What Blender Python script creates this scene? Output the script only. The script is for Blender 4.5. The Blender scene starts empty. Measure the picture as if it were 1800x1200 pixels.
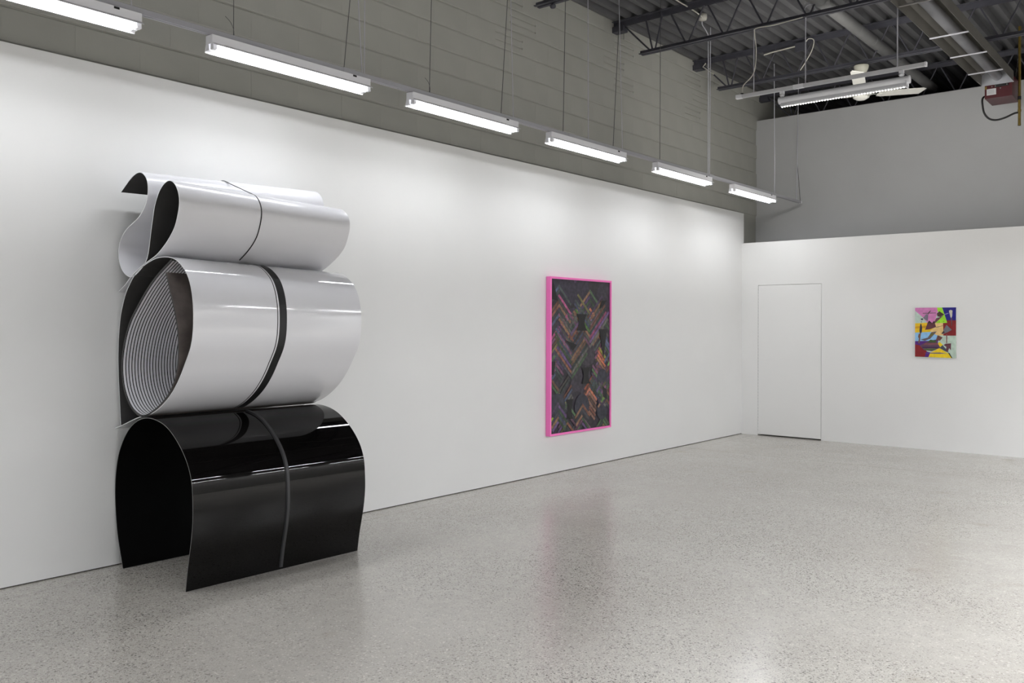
import bpy, math, random
from mathutils import Vector, Matrix

random.seed(7)
scene = bpy.context.scene
COL = scene.collection

# ------------------------------------------------------------------ camera
F, YAW, ROLL, V0 = 1541.7, 0.69248, 0.003431, 573.2      # pixels of an 1800x1200 frame
CAM = Vector((5.267, 0.0, 1.465))
_s, _c = math.sin(YAW), math.cos(YAW)
FW, RT, UP = Vector((-_s, _c, 0)), Vector((_c, _s, 0)), Vector((0, 0, 1))
_cr, _sr = math.cos(ROLL), math.sin(ROLL)
cd = bpy.data.cameras.new('camera')
cd.sensor_width = 36.0
cd.lens = 36.0 * F / 1800.0
cd.shift_y = -(600.0 - V0) / 1800.0
cd.clip_end = 100
cam = bpy.data.objects.new('camera', cd)
COL.objects.link(cam)
r_, u_ = RT * _cr + UP * _sr, UP * _cr - RT * _sr
b_ = -FW
cam.matrix_world = Matrix(((r_.x, u_.x, b_.x, CAM.x), (r_.y, u_.y, b_.y, CAM.y), (r_.z, u_.z, b_.z, CAM.z), (0, 0, 0, 1)))
scene.camera = cam

# ------------------------------------------------------------------ world, exposure
w = bpy.data.worlds.new('world')
scene.world = w
w.use_nodes = True
w.node_tree.nodes['Background'].inputs[0].default_value = (0.02, 0.02, 0.022, 1)
w.node_tree.nodes['Background'].inputs[1].default_value = 0.3
vs = scene.view_settings
vs.view_transform = 'Standard'
vs.look = 'None'
vs.gamma = 1.0
vs.use_curve_mapping = False
vs.exposure = 0.47
TUBE_A, TUBE_FILL, TUBE_C = 52.0, 450.0, 400.0      # radiance of the lit underside of the tubes: partition row, added unseen middle fill row, opposite row
TUBE_GLOW = 3.0           # radiance of the frosted rest of the tube


def ray(px, py):
    a, b = px - 900.0, py - V0
    u = a * _cr + b * _sr
    v = -a * _sr + b * _cr
    return FW + RT * (u / F) - UP * (v / F)


def ony(px, py, Y):
    d = ray(px, py)
    return CAM + d * ((Y - CAM.y) / d.y)


# ------------------------------------------------------------------ materials
def srgb(c):
    out = []
    for v in c[:3]:
        v = v / 255.0
        out.append(v / 12.92 if v <= 0.04045 else ((v + 0.055) / 1.055) ** 2.4)
    return (out[0], out[1], out[2], 1.0)


MATS = {}


def mat(name, rgb, rough=0.5, metal=0.0, spec=0.5, coat=0.0, noise=0.0, nscale=6.0, bump=0.0, bscale=120.0, coat_rough=0.03):
    if name in MATS:
        return MATS[name]
    m = bpy.data.materials.new(name)
    m.use_nodes = True
    nt = m.node_tree
    p = nt.nodes['Principled BSDF']
    col = srgb(rgb)
    p.inputs['Base Color'].default_value = col
    p.inputs['Roughness'].default_value = rough
    p.inputs['Metallic'].default_value = metal
    p.inputs['Specular IOR Level'].default_value = spec
    p.inputs['Coat Weight'].default_value = coat
    p.inputs['Coat Roughness'].default_value = coat_rough
    if noise or bump:
        tc = nt.nodes.new('ShaderNodeTexCoord')
    if noise:
        n = nt.nodes.new('ShaderNodeTexNoise')
        n.inputs['Scale'].default_value = nscale
        n.inputs['Detail'].default_value = 6
        nt.links.new(tc.outputs['Object'], n.inputs['Vector'])
        mp = nt.nodes.new('ShaderNodeMapRange')
        mp.inputs[1].default_value = 0.3
        mp.inputs[2].default_value = 0.7
        mp.inputs[3].default_value = 1 - noise
        mp.inputs[4].default_value = 1 + noise
        nt.links.new(n.outputs['Fac'], mp.inputs[0])
        vm = nt.nodes.new('ShaderNodeVectorMath')
        vm.operation = 'SCALE'
        vm.inputs[0].default_value = col[:3]
        nt.links.new(mp.outputs[0], vm.inputs['Scale'])
        nt.links.new(vm.outputs[0], p.inputs['Base Color'])
    if bump:
        n2 = nt.nodes.new('ShaderNodeTexNoise')
        n2.inputs['Scale'].default_value = bscale
        n2.inputs['Detail'].default_value = 4
        nt.links.new(tc.outputs['Object'], n2.inputs['Vector'])
        bp = nt.nodes.new('ShaderNodeBump')
        bp.inputs['Strength'].default_value = bump
        bp.inputs['Distance'].default_value = 0.002
        nt.links.new(n2.outputs['Fac'], bp.inputs['Height'])
        nt.links.new(bp.outputs[0], p.inputs['Normal'])
    MATS[name] = m
    return m


def emat(name, rgb, strength):
    m = bpy.data.materials.new(name)
    m.use_nodes = True
    p = m.node_tree.nodes['Principled BSDF']
    p.inputs['Base Color'].default_value = (0.8, 0.8, 0.8, 1)
    p.inputs['Emission Color'].default_value = srgb(rgb)
    p.inputs['Emission Strength'].default_value = strength
    MATS[name] = m
    return m


M_WALL = mat('white_wall_paint', (232, 232, 231), 0.62, spec=0.3, noise=0.012, nscale=1.5, bump=0.05, bscale=90)
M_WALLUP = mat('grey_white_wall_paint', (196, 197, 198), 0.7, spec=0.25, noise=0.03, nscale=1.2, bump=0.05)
M_BLOCK = mat('painted_block', (172, 172, 165), 0.65, spec=0.3, noise=0.03, nscale=2.5, bump=0.25, bscale=45)
M_MORTAR = mat('painted_mortar', (168, 168, 161), 0.7, spec=0.25, bump=0.2, bscale=60)
M_GREYWALL = mat('mid_grey_wall_paint', (150, 148, 145), 0.7, spec=0.25)
M_DECK = mat('galvanized_roof_deck', (94, 94, 96), 0.6, metal=0.0, noise=0.12, nscale=3)
M_JOIST = mat('dark_grey_joist_paint', (74, 74, 82), 0.5, noise=0.12, nscale=8)
M_DARK = mat('shade_backing', (22, 22, 22), 0.9)  # near-black that stands in for shade in gaps and beyond the far end
M_LAMPW = mat('white_enamel', (236, 236, 240), 0.35, spec=0.4)
M_TRACK = mat('white_track', (165, 165, 170), 0.4)
M_CABLEL = mat('light_cable', (192, 192, 200), 0.45, metal=0.2)
M_CABLED = mat('dark_cable', (86, 86, 88), 0.45, metal=0.4)
M_CONDUIT = mat('conduit_grey', (170, 170, 170), 0.4, metal=0.5)
M_CREAM = mat('cream_cable', (205, 202, 192), 0.5)
M_TUBE = emat('tube_light_strip', (250, 252, 255), TUBE_A)
M_TUBE_FILL = emat('tube_fill_strip_middle', (250, 252, 255), TUBE_FILL)  # middle row, added out of view to fill the room
M_TUBE_C = emat('tube_light_strip_opposite', (250, 252, 255), TUBE_C)
M_GLOW = emat('tube_frosted_body', (250, 252, 255), TUBE_GLOW)
M_LED = emat('led_lens', (255, 250, 240), 9.0)
M_ADDEDWASH = emat('added_wash_glow', (255, 252, 246), 150.0)  # added glow on the hidden side of the led bar

M_WHITEGLOSS = mat('white_gloss_laminate', (226, 226, 230), 0.10, spec=0.5, coat=0.6, coat_rough=0.02)
M_WHITESATIN = mat('white_satin_laminate', (226, 226, 230), 0.24, spec=0.5)
M_BACK = mat('dark_laminate_back', (66, 65, 65), 0.75, noise=0.15, nscale=7, bump=0.1)
M_EDGEW = mat('white_sheet_edge', (228, 228, 230), 0.5)
M_BLACKGLOSS = mat('black_gloss_laminate', (7, 6, 6), 0.03, spec=0.30)
M_BLACKIN = mat('black_laminate_back', (3, 3, 3), 0.6, spec=0.1)
M_EDGEB = mat('grey_sheet_edge', (120, 120, 120), 0.5)
M_STRAP = mat('black_rubber_strap', (20, 20, 21), 0.55)
M_GASKET = mat('dark_grey_rubber_gasket', (52, 52, 54), 0.5)
M_BROWN = mat('brown_stained_back', (112, 103, 99), 0.6, noise=0.35, nscale=9)
M_PINK = mat('hot_pink_frame', (255, 126, 200), 0.45, spec=0.4)
M_CANVAS = mat('canvas_side', (214, 212, 208), 0.8)
M_RED = mat('red_burner_enamel', (76, 15, 25), 0.35, spec=0.5, noise=0.05)
M_BRASS = mat('olive_gas_pipe', (120, 100, 42), 0.45, metal=0.35, noise=0.2, nscale=20)
M_BLACKPLASTIC = mat('black_plastic', (16, 16, 17), 0.45)
M_ALU = mat('aluminium_reflector', (104, 101, 95), 0.5, metal=0.3, noise=0.06)
M_STEEL = mat('steel_tube', (132, 132, 135), 0.4, metal=0.6, noise=0.1, nscale=4)
M_DUCT = mat('grey_vent_pipe', (120, 120, 120), 0.5, metal=0.3, noise=0.08)
M_CHAIN = mat('zinc_chain', (150, 148, 145), 0.4, metal=0.7)
M_FAN = mat('fan_white', (226, 225, 219), 0.45)
M_FANCREAM = mat('fan_canopy_cream', (206, 204, 190), 0.45)
M_PAPER = mat('sticker_paper', (205, 206, 208), 0.7)


def stripe_material():
    m = bpy.data.materials.new('striped_laminate')
    m.use_nodes = True
    nt = m.node_tree
    p = nt.nodes['Principled BSDF']
    tc = nt.nodes.new('ShaderNodeTexCoord')
    sx = nt.nodes.new('ShaderNodeSeparateXYZ')
    nt.links.new(tc.outputs['Object'], sx.inputs[0])
    a = nt.nodes.new('ShaderNodeMath'); a.operation = 'DIVIDE'; a.inputs[1].default_value = 0.0190
    nt.links.new(sx.outputs['Y'], a.inputs[0])
    b = nt.nodes.new('ShaderNodeMath'); b.operation = 'FRACT'
    nt.links.new(a.outputs[0], b.inputs[0])
    g = nt.nodes.new('ShaderNodeMath'); g.operation = 'GREATER_THAN'; g.inputs[1].default_value = 0.70
    nt.links.new(b.outputs[0], g.inputs[0])
    mx = nt.nodes.new('ShaderNodeMix'); mx.data_type = 'RGBA'
    mx.inputs['A'].default_value = srgb((226, 226, 229))
    mx.inputs['B'].default_value = srgb((24, 24, 26))
    nt.links.new(g.outputs[0], mx.inputs['Factor'])
    nt.links.new(mx.outputs['Result'], p.inputs['Base Color'])
    p.inputs['Roughness'].default_value = 0.22
    p.inputs['Metallic'].default_value = 0.0
    return m


def floor_material():
    m = bpy.data.materials.new('polished_concrete')
    m.use_nodes = True
    nt = m.node_tree
    L = nt.links.new
    p = nt.nodes['Principled BSDF']
    tc = nt.nodes.new('ShaderNodeTexCoord')

    def noise(scale, detail, rough=0.55):
        n = nt.nodes.new('ShaderNodeTexNoise')
        n.inputs['Scale'].default_value = scale
        n.inputs['Detail'].default_value = detail
        n.inputs['Roughness'].default_value = rough
        L(tc.outputs['Object'], n.inputs['Vector'])
        return n.outputs['Fac']

    def rng(src, a, b, c, d):
        r = nt.nodes.new('ShaderNodeMapRange')
        for i, v in enumerate((a, b, c, d)):
            r.inputs[1 + i].default_value = v
        L(src, r.inputs[0])
        return r.outputs[0]

    def mixc(fac, A, B):
        x = nt.nodes.new('ShaderNodeMix'); x.data_type = 'RGBA'
        if isinstance(fac, float):
            x.inputs['Factor'].default_value = fac
        else:
            L(fac, x.inputs['Factor'])
        for k, v in (('A', A), ('B', B)):
            if isinstance(v, tuple):
                x.inputs[k].default_value = v
            else:
                L(v, x.inputs[k])
        return x.outputs['Result']

    def math2(op, a, b):
        x = nt.nodes.new('ShaderNodeMath'); x.operation = op
        for i, v in enumerate((a, b)):
            if isinstance(v, (int, float)):
                x.inputs[i].default_value = v
            else:
                L(v, x.inputs[i])
        return x.outputs[0]

    # cement paste, blotched
    c = mixc(rng(noise(0.9, 5), 0.35, 0.65, 0, 1), srgb((188, 183, 175)), srgb((200, 196, 188)))
    c = mixc(rng(noise(14, 6), 0.3, 0.7, 0, 0.45), c, srgb((174, 170, 164)))
    # aggregate exposed by grinding: two sizes, denser in blotches
    dens = rng(noise(0.55, 3), 0.38, 0.62, 0.0, 1.0)
    for sc, lo, hi, fac in ((85.0, 0.70, 0.85, 0.6), (170.0, 0.50, 0.80, 0.75)):
        v = nt.nodes.new('ShaderNodeTexVoronoi')
        v.inputs['Scale'].default_value = sc
        v.inputs['Randomness'].default_value = 1.0
        L(tc.outputs['Object'], v.inputs['Vector'])
        sx = nt.nodes.new('ShaderNodeSeparateColor')
        L(v.outputs['Color'], sx.inputs[0])
        stone = math2('GREATER_THAN', sx.outputs[0], lo)
        core = math2('LESS_THAN', v.outputs['Distance'], 0.45)
        pick = math2('MULTIPLY', math2('MULTIPLY', stone, core), fac)
        pick = math2('MULTIPLY', pick, rng(dens, 0, 1, 0.15, 1.0))
        stonecol = mixc(rng(sx.outputs[1], 0.0, 1.0, 0, 1), srgb((92, 90, 88)), srgb((160, 150, 140)))
        c = mixc(pick, c, stonecol)
        # sparse dark and pale chips
        dark = math2('MULTIPLY', math2('GREATER_THAN', sx.outputs[2], 0.925), core)
        c = mixc(math2('MULTIPLY', dark, rng(dens, 0, 1, 0.2, 0.75)), c, srgb((52, 51, 50)))
        pale = math2('MULTIPLY', math2('LESS_THAN', sx.outputs[2], 0.05), core)
        c = mixc(math2('MULTIPLY', pale, 0.7), c, srgb((218, 214, 206)))
    # saw-cut joint parallel to the far wall, and a faint line along the left wall
    sx = nt.nodes.new('ShaderNodeSeparateXYZ')
    L(tc.outputs['Object'], sx.inputs[0])
    for out, pos, wd, f in (('Y', 9.53, 0.006, 0.45), ('X', 0.20, 0.004, 0.35), ('Y', 3.4, 0.0, 0.0)):
        if wd == 0.0:
            continue
        d = math2('ABSOLUTE', math2('SUBTRACT', sx.outputs[out], pos), 0)
        c = mixc(math2('MULTIPLY', math2('LESS_THAN', d, wd), f), c, srgb((95, 92, 88)))
    # a few brownish stains
    st = rng(noise(1.7, 2), 0.68, 0.76, 0, 0.35)
    c = mixc(st, c, srgb((150, 138, 118)))
    L(c, p.inputs['Base Color'])
    rg = rng(noise(2.2, 5), 0.3, 0.7, 0.17, 0.27)
    L(rg, p.inputs['Roughness'])
    p.inputs['Specular IOR Level'].default_value = 0.5
    bp = nt.nodes.new('ShaderNodeBump')
    bp.inputs['Strength'].default_value = 0.06
    bp.inputs['Distance'].default_value = 0.001
    L(noise(160, 3), bp.inputs['Height'])
    L(bp.outputs[0], p.inputs['Normal'])
    return m


# ------------------------------------------------------------------ mesh helpers
ORG = {}


def link(name, me, parent=None, org=None):
    o = bpy.data.objects.new(name, me)
    COL.objects.link(o)
    if parent is not None:
        o.parent = parent
    ORG[o] = Vector(org) if org is not None else (ORG[parent] if parent is not None else Vector((0, 0, 0)))
    if parent is None:
        o.location = ORG[o]
    return o


def thing(name, loc, label, cat, group=None, kind=None):
    o = link(name, None, None, loc)
    o.empty_display_size = 0.1
    return tag(o, label, cat, group, kind)


def tag(o, label=None, cat=None, group=None, kind=None):
    for k, v in (('label', label), ('category', cat), ('group', group), ('kind', kind)):
        if v:
            o[k] = v
    return o


class MB:
    """collects faces in world coordinates, builds one mesh object"""

    def __init__(self):
        self.v, self.f, self.m, self.s = [], [], [], []

    def face(self, pts, mi=0, smooth=False):
        b = len(self.v)
        self.v += [tuple(p) for p in pts]
        self.f.append(tuple(range(b, b + len(pts))))
        self.m.append(mi)
        self.s.append(smooth)

    def grid(self, rows, mi=0, smooth=True, closed=False):
        b = len(self.v)
        n, k = len(rows), len(rows[0])
        for r in rows:
            self.v += [tuple(p) for p in r]
        for i in range(n - 1):
            for j in range(k if closed else k - 1):
                j2 = (j + 1) % k
                self.f.append((b + i * k + j, b + i * k + j2, b + (i + 1) * k + j2, b + (i + 1) * k + j))
                self.m.append(mi)
                self.s.append(smooth)
        return self

    def box(self, x0, x1, y0, y1, z0, z1, mi=0):
        b = len(self.v)
        self.v += [(x, y, z) for z in (z0, z1) for y in (y0, y1) for x in (x0, x1)]
        for f in ((0, 2, 3, 1), (4, 5, 7, 6), (0, 1, 5, 4), (2, 6, 7, 3), (0, 4, 6, 2), (1, 3, 7, 5)):
            self.f.append(tuple(b + i for i in f))
            self.m.append(mi)
            self.s.append(False)
        return self

    def tube(self, pts, r, n=8, mi=0, caps=True, radii=None):
        pts = [Vector(p) for p in pts]
        rows = []
        up = None
        for i, p in enumerate(pts):
            a = pts[max(i - 1, 0)]
            c = pts[min(i + 1, len(pts) - 1)]
            d = (c - a).normalized()
            if up is None:
                up = Vector((0, 0, 1)) if abs(d.z) < 0.9 else Vector((1, 0, 0))
            s1 = d.cross(up)
            if s1.length < 1e-6:
                s1 = d.cross(Vector((0, 1, 0)))
            s1.normalize()
            up = s1.cross(d).normalized()
            rr = radii[i] if radii else r
            rows.append([p + (s1 * math.cos(t) + up * math.sin(t)) * rr for t in [2 * math.pi * k / n for k in range(n)]])
        self.grid(rows, mi, True, True)
        if caps:
            self.face(list(reversed(rows[0])), mi)
            self.face(rows[-1], mi)
        return self

    def prism(self, poly, axis, a, b_, mi=0):
        """poly of 2-D points extruded along axis ('x': (y,z), 'y': (x,z), 'z': (x,y))"""
        def P(q, t):
            return {'x': (t, q[0], q[1]), 'y': (q[0], t, q[1]), 'z': (q[0], q[1], t)}[axis]
        n = len(poly)
        self.face([P(q, a) for q in poly], mi)
        self.face([P(q, b_) for q in reversed(poly)], mi)
        for i in range(n):
            j = (i + 1) % n
            self.face([P(poly[i], a), P(poly[i], b_), P(poly[j], b_), P(poly[j], a)], mi)
        return self

    def lathe(self, c, prof, n=20, mi=0):
        rows = [[(c[0] + r * math.cos(2 * math.pi * k / n), c[1] + r * math.sin(2 * math.pi * k / n), c[2] + z) for k in range(n)] for r, z in prof]
        return self.grid(rows, mi, True, True)

    def build(self, name, mats, parent=None, org=None):
        if not isinstance(mats, (list, tuple)):
            mats = [mats]
        o0 = Vector(org) if org is not None else (ORG[parent] if parent is not None else Vector((0, 0, 0)))
        me = bpy.data.meshes.new(name)
        me.from_pydata([tuple(Vector(v) - o0) for v in self.v], [], self.f)
        for m in mats:
            me.materials.append(m)
        me.polygons.foreach_set('material_index', self.m)
        me.polygons.foreach_set('use_smooth', self.s)
        me.update()
        return link(name, me, parent, o0)


def rename_copies(objs, delta, label=None, group=None):
    """copy a thing (objs = root) with its parts and sub-parts"""
    root = objs
    c = root.copy()
    COL.objects.link(c)
    c.location = root.location + Vector(delta)
    ORG[c] = Vector(c.location)
    if label:
        c['label'] = label
    if group:
        c['group'] = group
    for ch in [o for o in COL.objects if o.parent == root]:
        d = ch.copy()
        COL.objects.link(d)
        d.parent = c
        for g in [o for o in COL.objects if o.parent == ch]:
            e = g.copy()
            COL.objects.link(e)
            e.parent = d
    return c


def catmull(pts, per=6):
    out = []
    n = len(pts)
    for i in range(n - 1):
        p0, p1, p2, p3 = pts[max(i - 1, 0)], pts[i], pts[i + 1], pts[min(i + 2, n - 1)]
        for k in range(per):
            t = k / per
            q = []
            for a in range(len(p1)):
                q.append(0.5 * ((2 * p1[a]) + (-p0[a] + p2[a]) * t + (2 * p0[a] - 5 * p1[a] + 4 * p2[a] - p3[a]) * t * t + (-p0[a] + 3 * p1[a] - 3 * p2[a] + p3[a]) * t ** 3))
            out.append(tuple(q))
    out.append(tuple(pts[-1]))
    return out


def resample(pts, n):
    d = [0.0]
    for i in range(1, len(pts)):
        d.append(d[-1] + math.dist(pts[i - 1], pts[i]))
    out, j = [], 0
    for k in range(n):
        t = d[-1] * k / (n - 1)
        while j < len(d) - 2 and d[j + 1] < t:
            j += 1
        u = (t - d[j]) / max(d[j + 1] - d[j], 1e-9)
        out.append(tuple(pts[j][a] * (1 - u) + pts[j + 1][a] * u for a in range(len(pts[0]))))
    return out


def smooth(pts, it):
    pts = [list(p) for p in pts]
    for _ in range(it):
        q = [p[:] for p in pts]
        for i in range(1, len(pts) - 1):
            for a in range(2):
                q[i][a] = 0.25 * pts[i - 1][a] + 0.5 * pts[i][a] + 0.25 * pts[i + 1][a]
        pts = q
    return [tuple(p) for p in pts]


def normals(pts):
    """unit normal to the left of travel, in the (x, z) plane"""
    out = []
    for i in range(len(pts)):
        a, b = pts[max(i - 1, 0)], pts[min(i + 1, len(pts) - 1)]
        dx, dz = b[0] - a[0], b[1] - a[1]
        l = math.hypot(dx, dz) or 1
        out.append((-dz / l, dx / l))
    return out


# ================================================================== SETTING
XB = -0.12          # face of the block wall
YF = 11.30          # face of the far partition
YU = 12.03          # face of the upper far wall
ZD = 4.862          # underside of the roof deck
XR, YB, YE = 10.6, -4.6, 15.0

b = MB().box(-0.6, XR + 0.3, YB - 0.3, YE, -0.15, 0.0)
tag(b.build('floor', floor_material()), 'polished grey concrete floor with exposed aggregate specks', 'floor', kind='structure')

# left partition, with a gap over a recessed sole plate, blackened to stand in for shade
b = MB().box(-0.10, 0.0, YB, YF + 0.05, 0.007, 3.029)
wl = tag(b.build('wall_left', M_WALL), 'long smooth white gallery partition below the block wall', 'wall', kind='structure')
MB().box(-0.095, -0.018, YB, YF, 0.0, 0.007).build('shade_sole_plate', M_DARK, wl)

# block wall behind it
b = MB().box(-0.35, XB - 0.012, YB - 0.3, YE, 0.0, ZD + 0.09)
wb = tag(b.build('wall_left_masonry', M_MORTAR), 'grey painted concrete block wall above the white partition', 'wall', kind='structure')
COURSE, Z0 = 0.2068, 3.686
bl, gapy, gapz, dep = 0.4064, 0.0008, 0.012, 0.03


def block_mesh(name, ln, ht, parent):
    mb = MB()
    e = 0.005
    y1, z1 = ln / 2 - gapy / 2, ht / 2 - gapz / 2
    prof = [(-dep, -z1), (-e, -z1), (0, -z1 + e), (0, z1 - e), (-e, z1), (-dep, z1)]
    mb.prism(prof, 'y', -y1, y1)
    return mb.build(name, M_BLOCK, parent)


JOIST_Y = [6.44, 8.29, 10.14]
proto = None
protos = {}


def put_block(name, ln, ht, y, z):
    key = (name, round(ln, 3), round(ht, 3))
    if key not in protos:
        protos[key] = block_mesh(name, ln, ht, wb)
        o = protos[key]
    else:
        o = protos[key].copy()
        COL.objects.link(o)
        o.parent = wb
    o.location = (XB + random.uniform(-0.0005, 0.0005), y, z)


for k in range(-3, 6):
    zc = Z0 + (k + 0.5) * COURSE
    ht = COURSE
    if k == 5:
        ht = ZD - (Z0 + 5 * COURSE) + 0.02
        zc = Z0 + 5 * COURSE + ht / 2
    y = 0.75 + (bl / 2 if k % 2 else 0)
    while y < YU:
        skip = False
        for jy in JOIST_Y:
            if k in (2, 3, 4) and abs(y - jy) < bl / 2:
                skip = True
                for q in range(3):
                    put_block('brick', bl, COURSE / 3, y, Z0 + k * COURSE + (q + 0.5) * COURSE / 3)
            if k == 5 and abs(y - jy) < 0.16:
                skip = True
        if not skip:
            put_block('concrete_block', bl, ht, y, zc)
        y += bl

# far partition with the flush door
DX0, DX1, DZ = 0.235, 1.100, 2.033
b = MB()
b.box(0.0, DX0, YF, YF + 0.11, 0.0, 2.615)
b.box(DX1, XR, YF, YF + 0.11, 0.0, 2.615)
b.box(DX0, DX1, YF, YF + 0.11, DZ, 2.615)
wf = tag(b.build('wall_far', M_WALL), 'white partition at the far end with a flush door in it', 'wall', kind='structure')
MB().box(DX0 - 0.02, DX1 + 0.02, YF + 0.112, YF + 0.13, 0, DZ + 0.02).build('door_gap_shade', M_DARK, wf)  # dark sheet behind the door, puts shade into the gaps
d = thing('door_1', (DX0, YF, 0), 'flush white door without a handle in the far partition', 'door', kind='structure')
MB().box(DX0 + 0.004, DX1 - 0.005, YF + 0.001, YF + 0.045, 0.016, DZ - 0.004).build('door_slab', M_WALL, d)
hb = MB()
for i in range(46):
    z = 0.06 + i * (1.9 / 45)
    hb.box(DX0 + 0.0005, DX0 + 0.0042, YF - 0.002, YF + 0.01, z, z + 0.026)
hb.build('piano_hinge', M_WALLUP, d)

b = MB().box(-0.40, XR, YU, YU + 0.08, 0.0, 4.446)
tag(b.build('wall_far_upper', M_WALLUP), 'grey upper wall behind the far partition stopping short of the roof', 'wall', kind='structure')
b = MB().box(XR, XR + 0.15, YB - 0.2, YE, 0.0, ZD + 0.09)
tag(b.build('wall_right', M_GREYWALL), 'grey wall opposite the long partition', 'wall', kind='structure')
b = MB().box(-0.35, XR, YB - 0.15, YB, 0.0, ZD + 0.09)
tag(b.build('wall_back', M_WALL), 'white wall behind the viewer', 'wall', kind='structure')
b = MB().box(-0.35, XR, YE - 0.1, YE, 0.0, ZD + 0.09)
tag(b.build('wall_beyond', M_DARK), 'wall of the unlit room beyond the far end, its darkness put into the colour', 'wall', kind='structure')  # near-black colour stands in for the lack of light there

# corrugated roof deck, flutes every six inches
b = MB()
P = 0.1524
prof = []
x = -0.30 + 0.045
while x < XR + 0.2:
    prof += [(x, ZD), (x + 0.054, ZD), (x + 0.068, ZD + 0.065), (x + P - 0.014, ZD + 0.065)]
    x += P
b.grid([[(px, yy, pz) for px, pz in prof] for yy in (YB - 0.2, YE)], 0, False)
b.box(-0.4, XR + 0.2, YB - 0.3, YE, ZD + 0.09, ZD + 0.15)
tag(b.build('ceiling', M_DECK), 'dark corrugated steel roof deck over open joists', 'ceiling', kind='structure')

# ================================================================== JOISTS
ZT, ZBC = 4.86, 4.445


def joist(y, label):
    t = thing('roof_joist', (XB, y, ZBC - 0.02), label, 'joist', 'open web steel joists under the roof deck')
    b = MB()
    for s in (-1, 1):     # pair of angles back to back
        b.box(XB - 0.1, XR, y + s * 0.012, y + s * 0.055, ZT - 0.007, ZT)
        b.box(XB - 0.1, XR, y + s * 0.012 - 0.003, y + s * 0.012 + 0.003, ZT - 0.058, ZT - 0.007)
    b.build('top_chord', M_JOIST, t)
    MB().box(XB - 0.06, 0.01, y - 0.05, y + 0.05, ZT - 0.12, ZT - 0.058).build('bearing_seat', M_JOIST, t)
    b = MB()
    for s in (-1, 1):
        b.box(0.21, XR - 0.3, y + s * 0.011, y + s * 0.046, ZBC - 0.006, ZBC)
        b.box(0.21, XR - 0.3, y + s * 0.011 - 0.0025, y + s * 0.011 + 0.0025, ZBC, ZBC + 0.034)
    b.build('bottom_chord', M_JOIST, t)
    MB().tube([(0.0, y, ZT - 0.06), (0.335, y, ZBC + 0.015)], 0.010, 6).build('web_rod', M_JOIST, t)
    k = 0
    xb = 0.375
    rods = []
    while xb < 6.6:
        w = 0.10 if k == 0 else 0.195
        for s in (-1, 1):
            rods.append((xb + s * 0.014, xb + s * w))
        xb += 0.432 if k else 0.40
        k += 1
    for a, c_ in rods:
        MB().tube([(a, y, ZBC + 0.012), (c_, y, ZT - 0.05)], 0.0095, 6).build('web_rod', M_JOIST, t)
    return t


joist(JOIST_Y[0], 'dark steel joist whose cut bottom chord end carries a small round knob')
joist(JOIST_Y[1], 'dark steel open-web joist carrying the rods of the short hanging track')
joist(JOIST_Y[2], 'dark steel open-web joist that the white ceiling fan hangs from')
joist(12.155, 'dark steel open-web joist in the black gap above the upper wall')

# ================================================================== SCULPTURE
Y0, Y1 = 2.565, 3.757


def prof_px(px, per=5, n=160, sm=3):
    pts = []
    for q in px:
        p = ony(q[0], q[1], Y0)
        pts.append((p.x, p.z))
    lo = min(p[0] for p in pts)
    if lo < 0.008:          # the traced edge keeps clear of the wall
        pts = [((0.008 + (p[0] - lo) * (0.30 - 0.008) / (0.30 - lo)) if p[0] < 0.30 else p[0], p[1]) for p in pts]
    return smooth(resample(catmull(pts, per), n), sm)


UPPER = [(212.5, 336.7), (219.2, 327.5), (227.5, 315.8), (235.8, 306.7), (244.2, 301.7), (250, 302.9), (255, 307.9), (258.8, 315.8), (260.4, 325),
         (260.4, 335), (259.8, 345), (256.7, 358.3), (250.8, 371.7), (241.7, 385), (225.8, 400), (217.5, 410.8), (212.1, 422.5), (209.2, 434.2),
         (208.5, 446.7), (210.4, 460.8), (215, 474.2), (220, 481), (227, 485.5), (233, 485.5), (240, 480.5), (246, 474), (253.4, 464.5), (259.2, 450.8),
         (262.5, 430), (265.4, 405), (268.3, 384), (271.3, 362.5), (274.2, 351.7), (279.2, 336.7), (285.8, 325), (293.3, 317.5), (299.2, 316),
         (305.8, 320), (310.8, 328.3), (314.2, 339.2), (315.7, 351.7), (315, 364.2), (313.3, 375), (308.3, 396.7), (300.8, 413.3), (291.7, 428.3),
         (280.8, 442.5), (273.3, 450.3), (266.5, 455.4), (253.3, 464.8), (243.2, 473.2), (232, 484.5), (222, 498.5), (214, 507.5), (208, 513)]
MIDDLE = [(194.5, 751.5), (206, 748), (216.7, 744), (234, 737.3), (247.3, 733.0), (257.3, 730.7), (267.3, 727), (280.7, 717.3), (295.3, 701.3), (307.3, 682.7), (318, 660),
          (325.3, 640), (331, 625), (336, 608), (339.2, 586.7), (340.3, 560), (340, 540), (339, 525), (337, 510), (334, 496), (330, 483), (326, 475), (319, 465), (310, 456),
          (300, 451.5), (289, 450.5), (278, 452), (268, 456), (254, 465), (244, 474), (233, 485), (224, 500), (217, 513), (212, 528), (207.5, 545), (204.5, 560),
          (201.5, 590), (200.4, 620), (200.4, 640), (201.3, 666.7), (203.3, 700), (205.3, 736), (206, 746)]
LINER = [(302, 458), (291, 470), (278, 484), (266, 500), (255, 517), (246, 533), (238, 548), (231, 562), (222.7, 586.7), (217.3, 613.3), (214.7, 640), (216, 666.7),
         (220, 688), (228, 709.3), (237.3, 722.2), (248, 729.0), (258, 728.0), (268, 721.5), (280, 711.5), (292, 697.5), (301, 681.7), (307.5, 664), (311.5, 640), (312.5, 613), (312, 587),
         (308.5, 560), (302, 528), (298, 512), (294, 492), (291, 480)]
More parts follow.
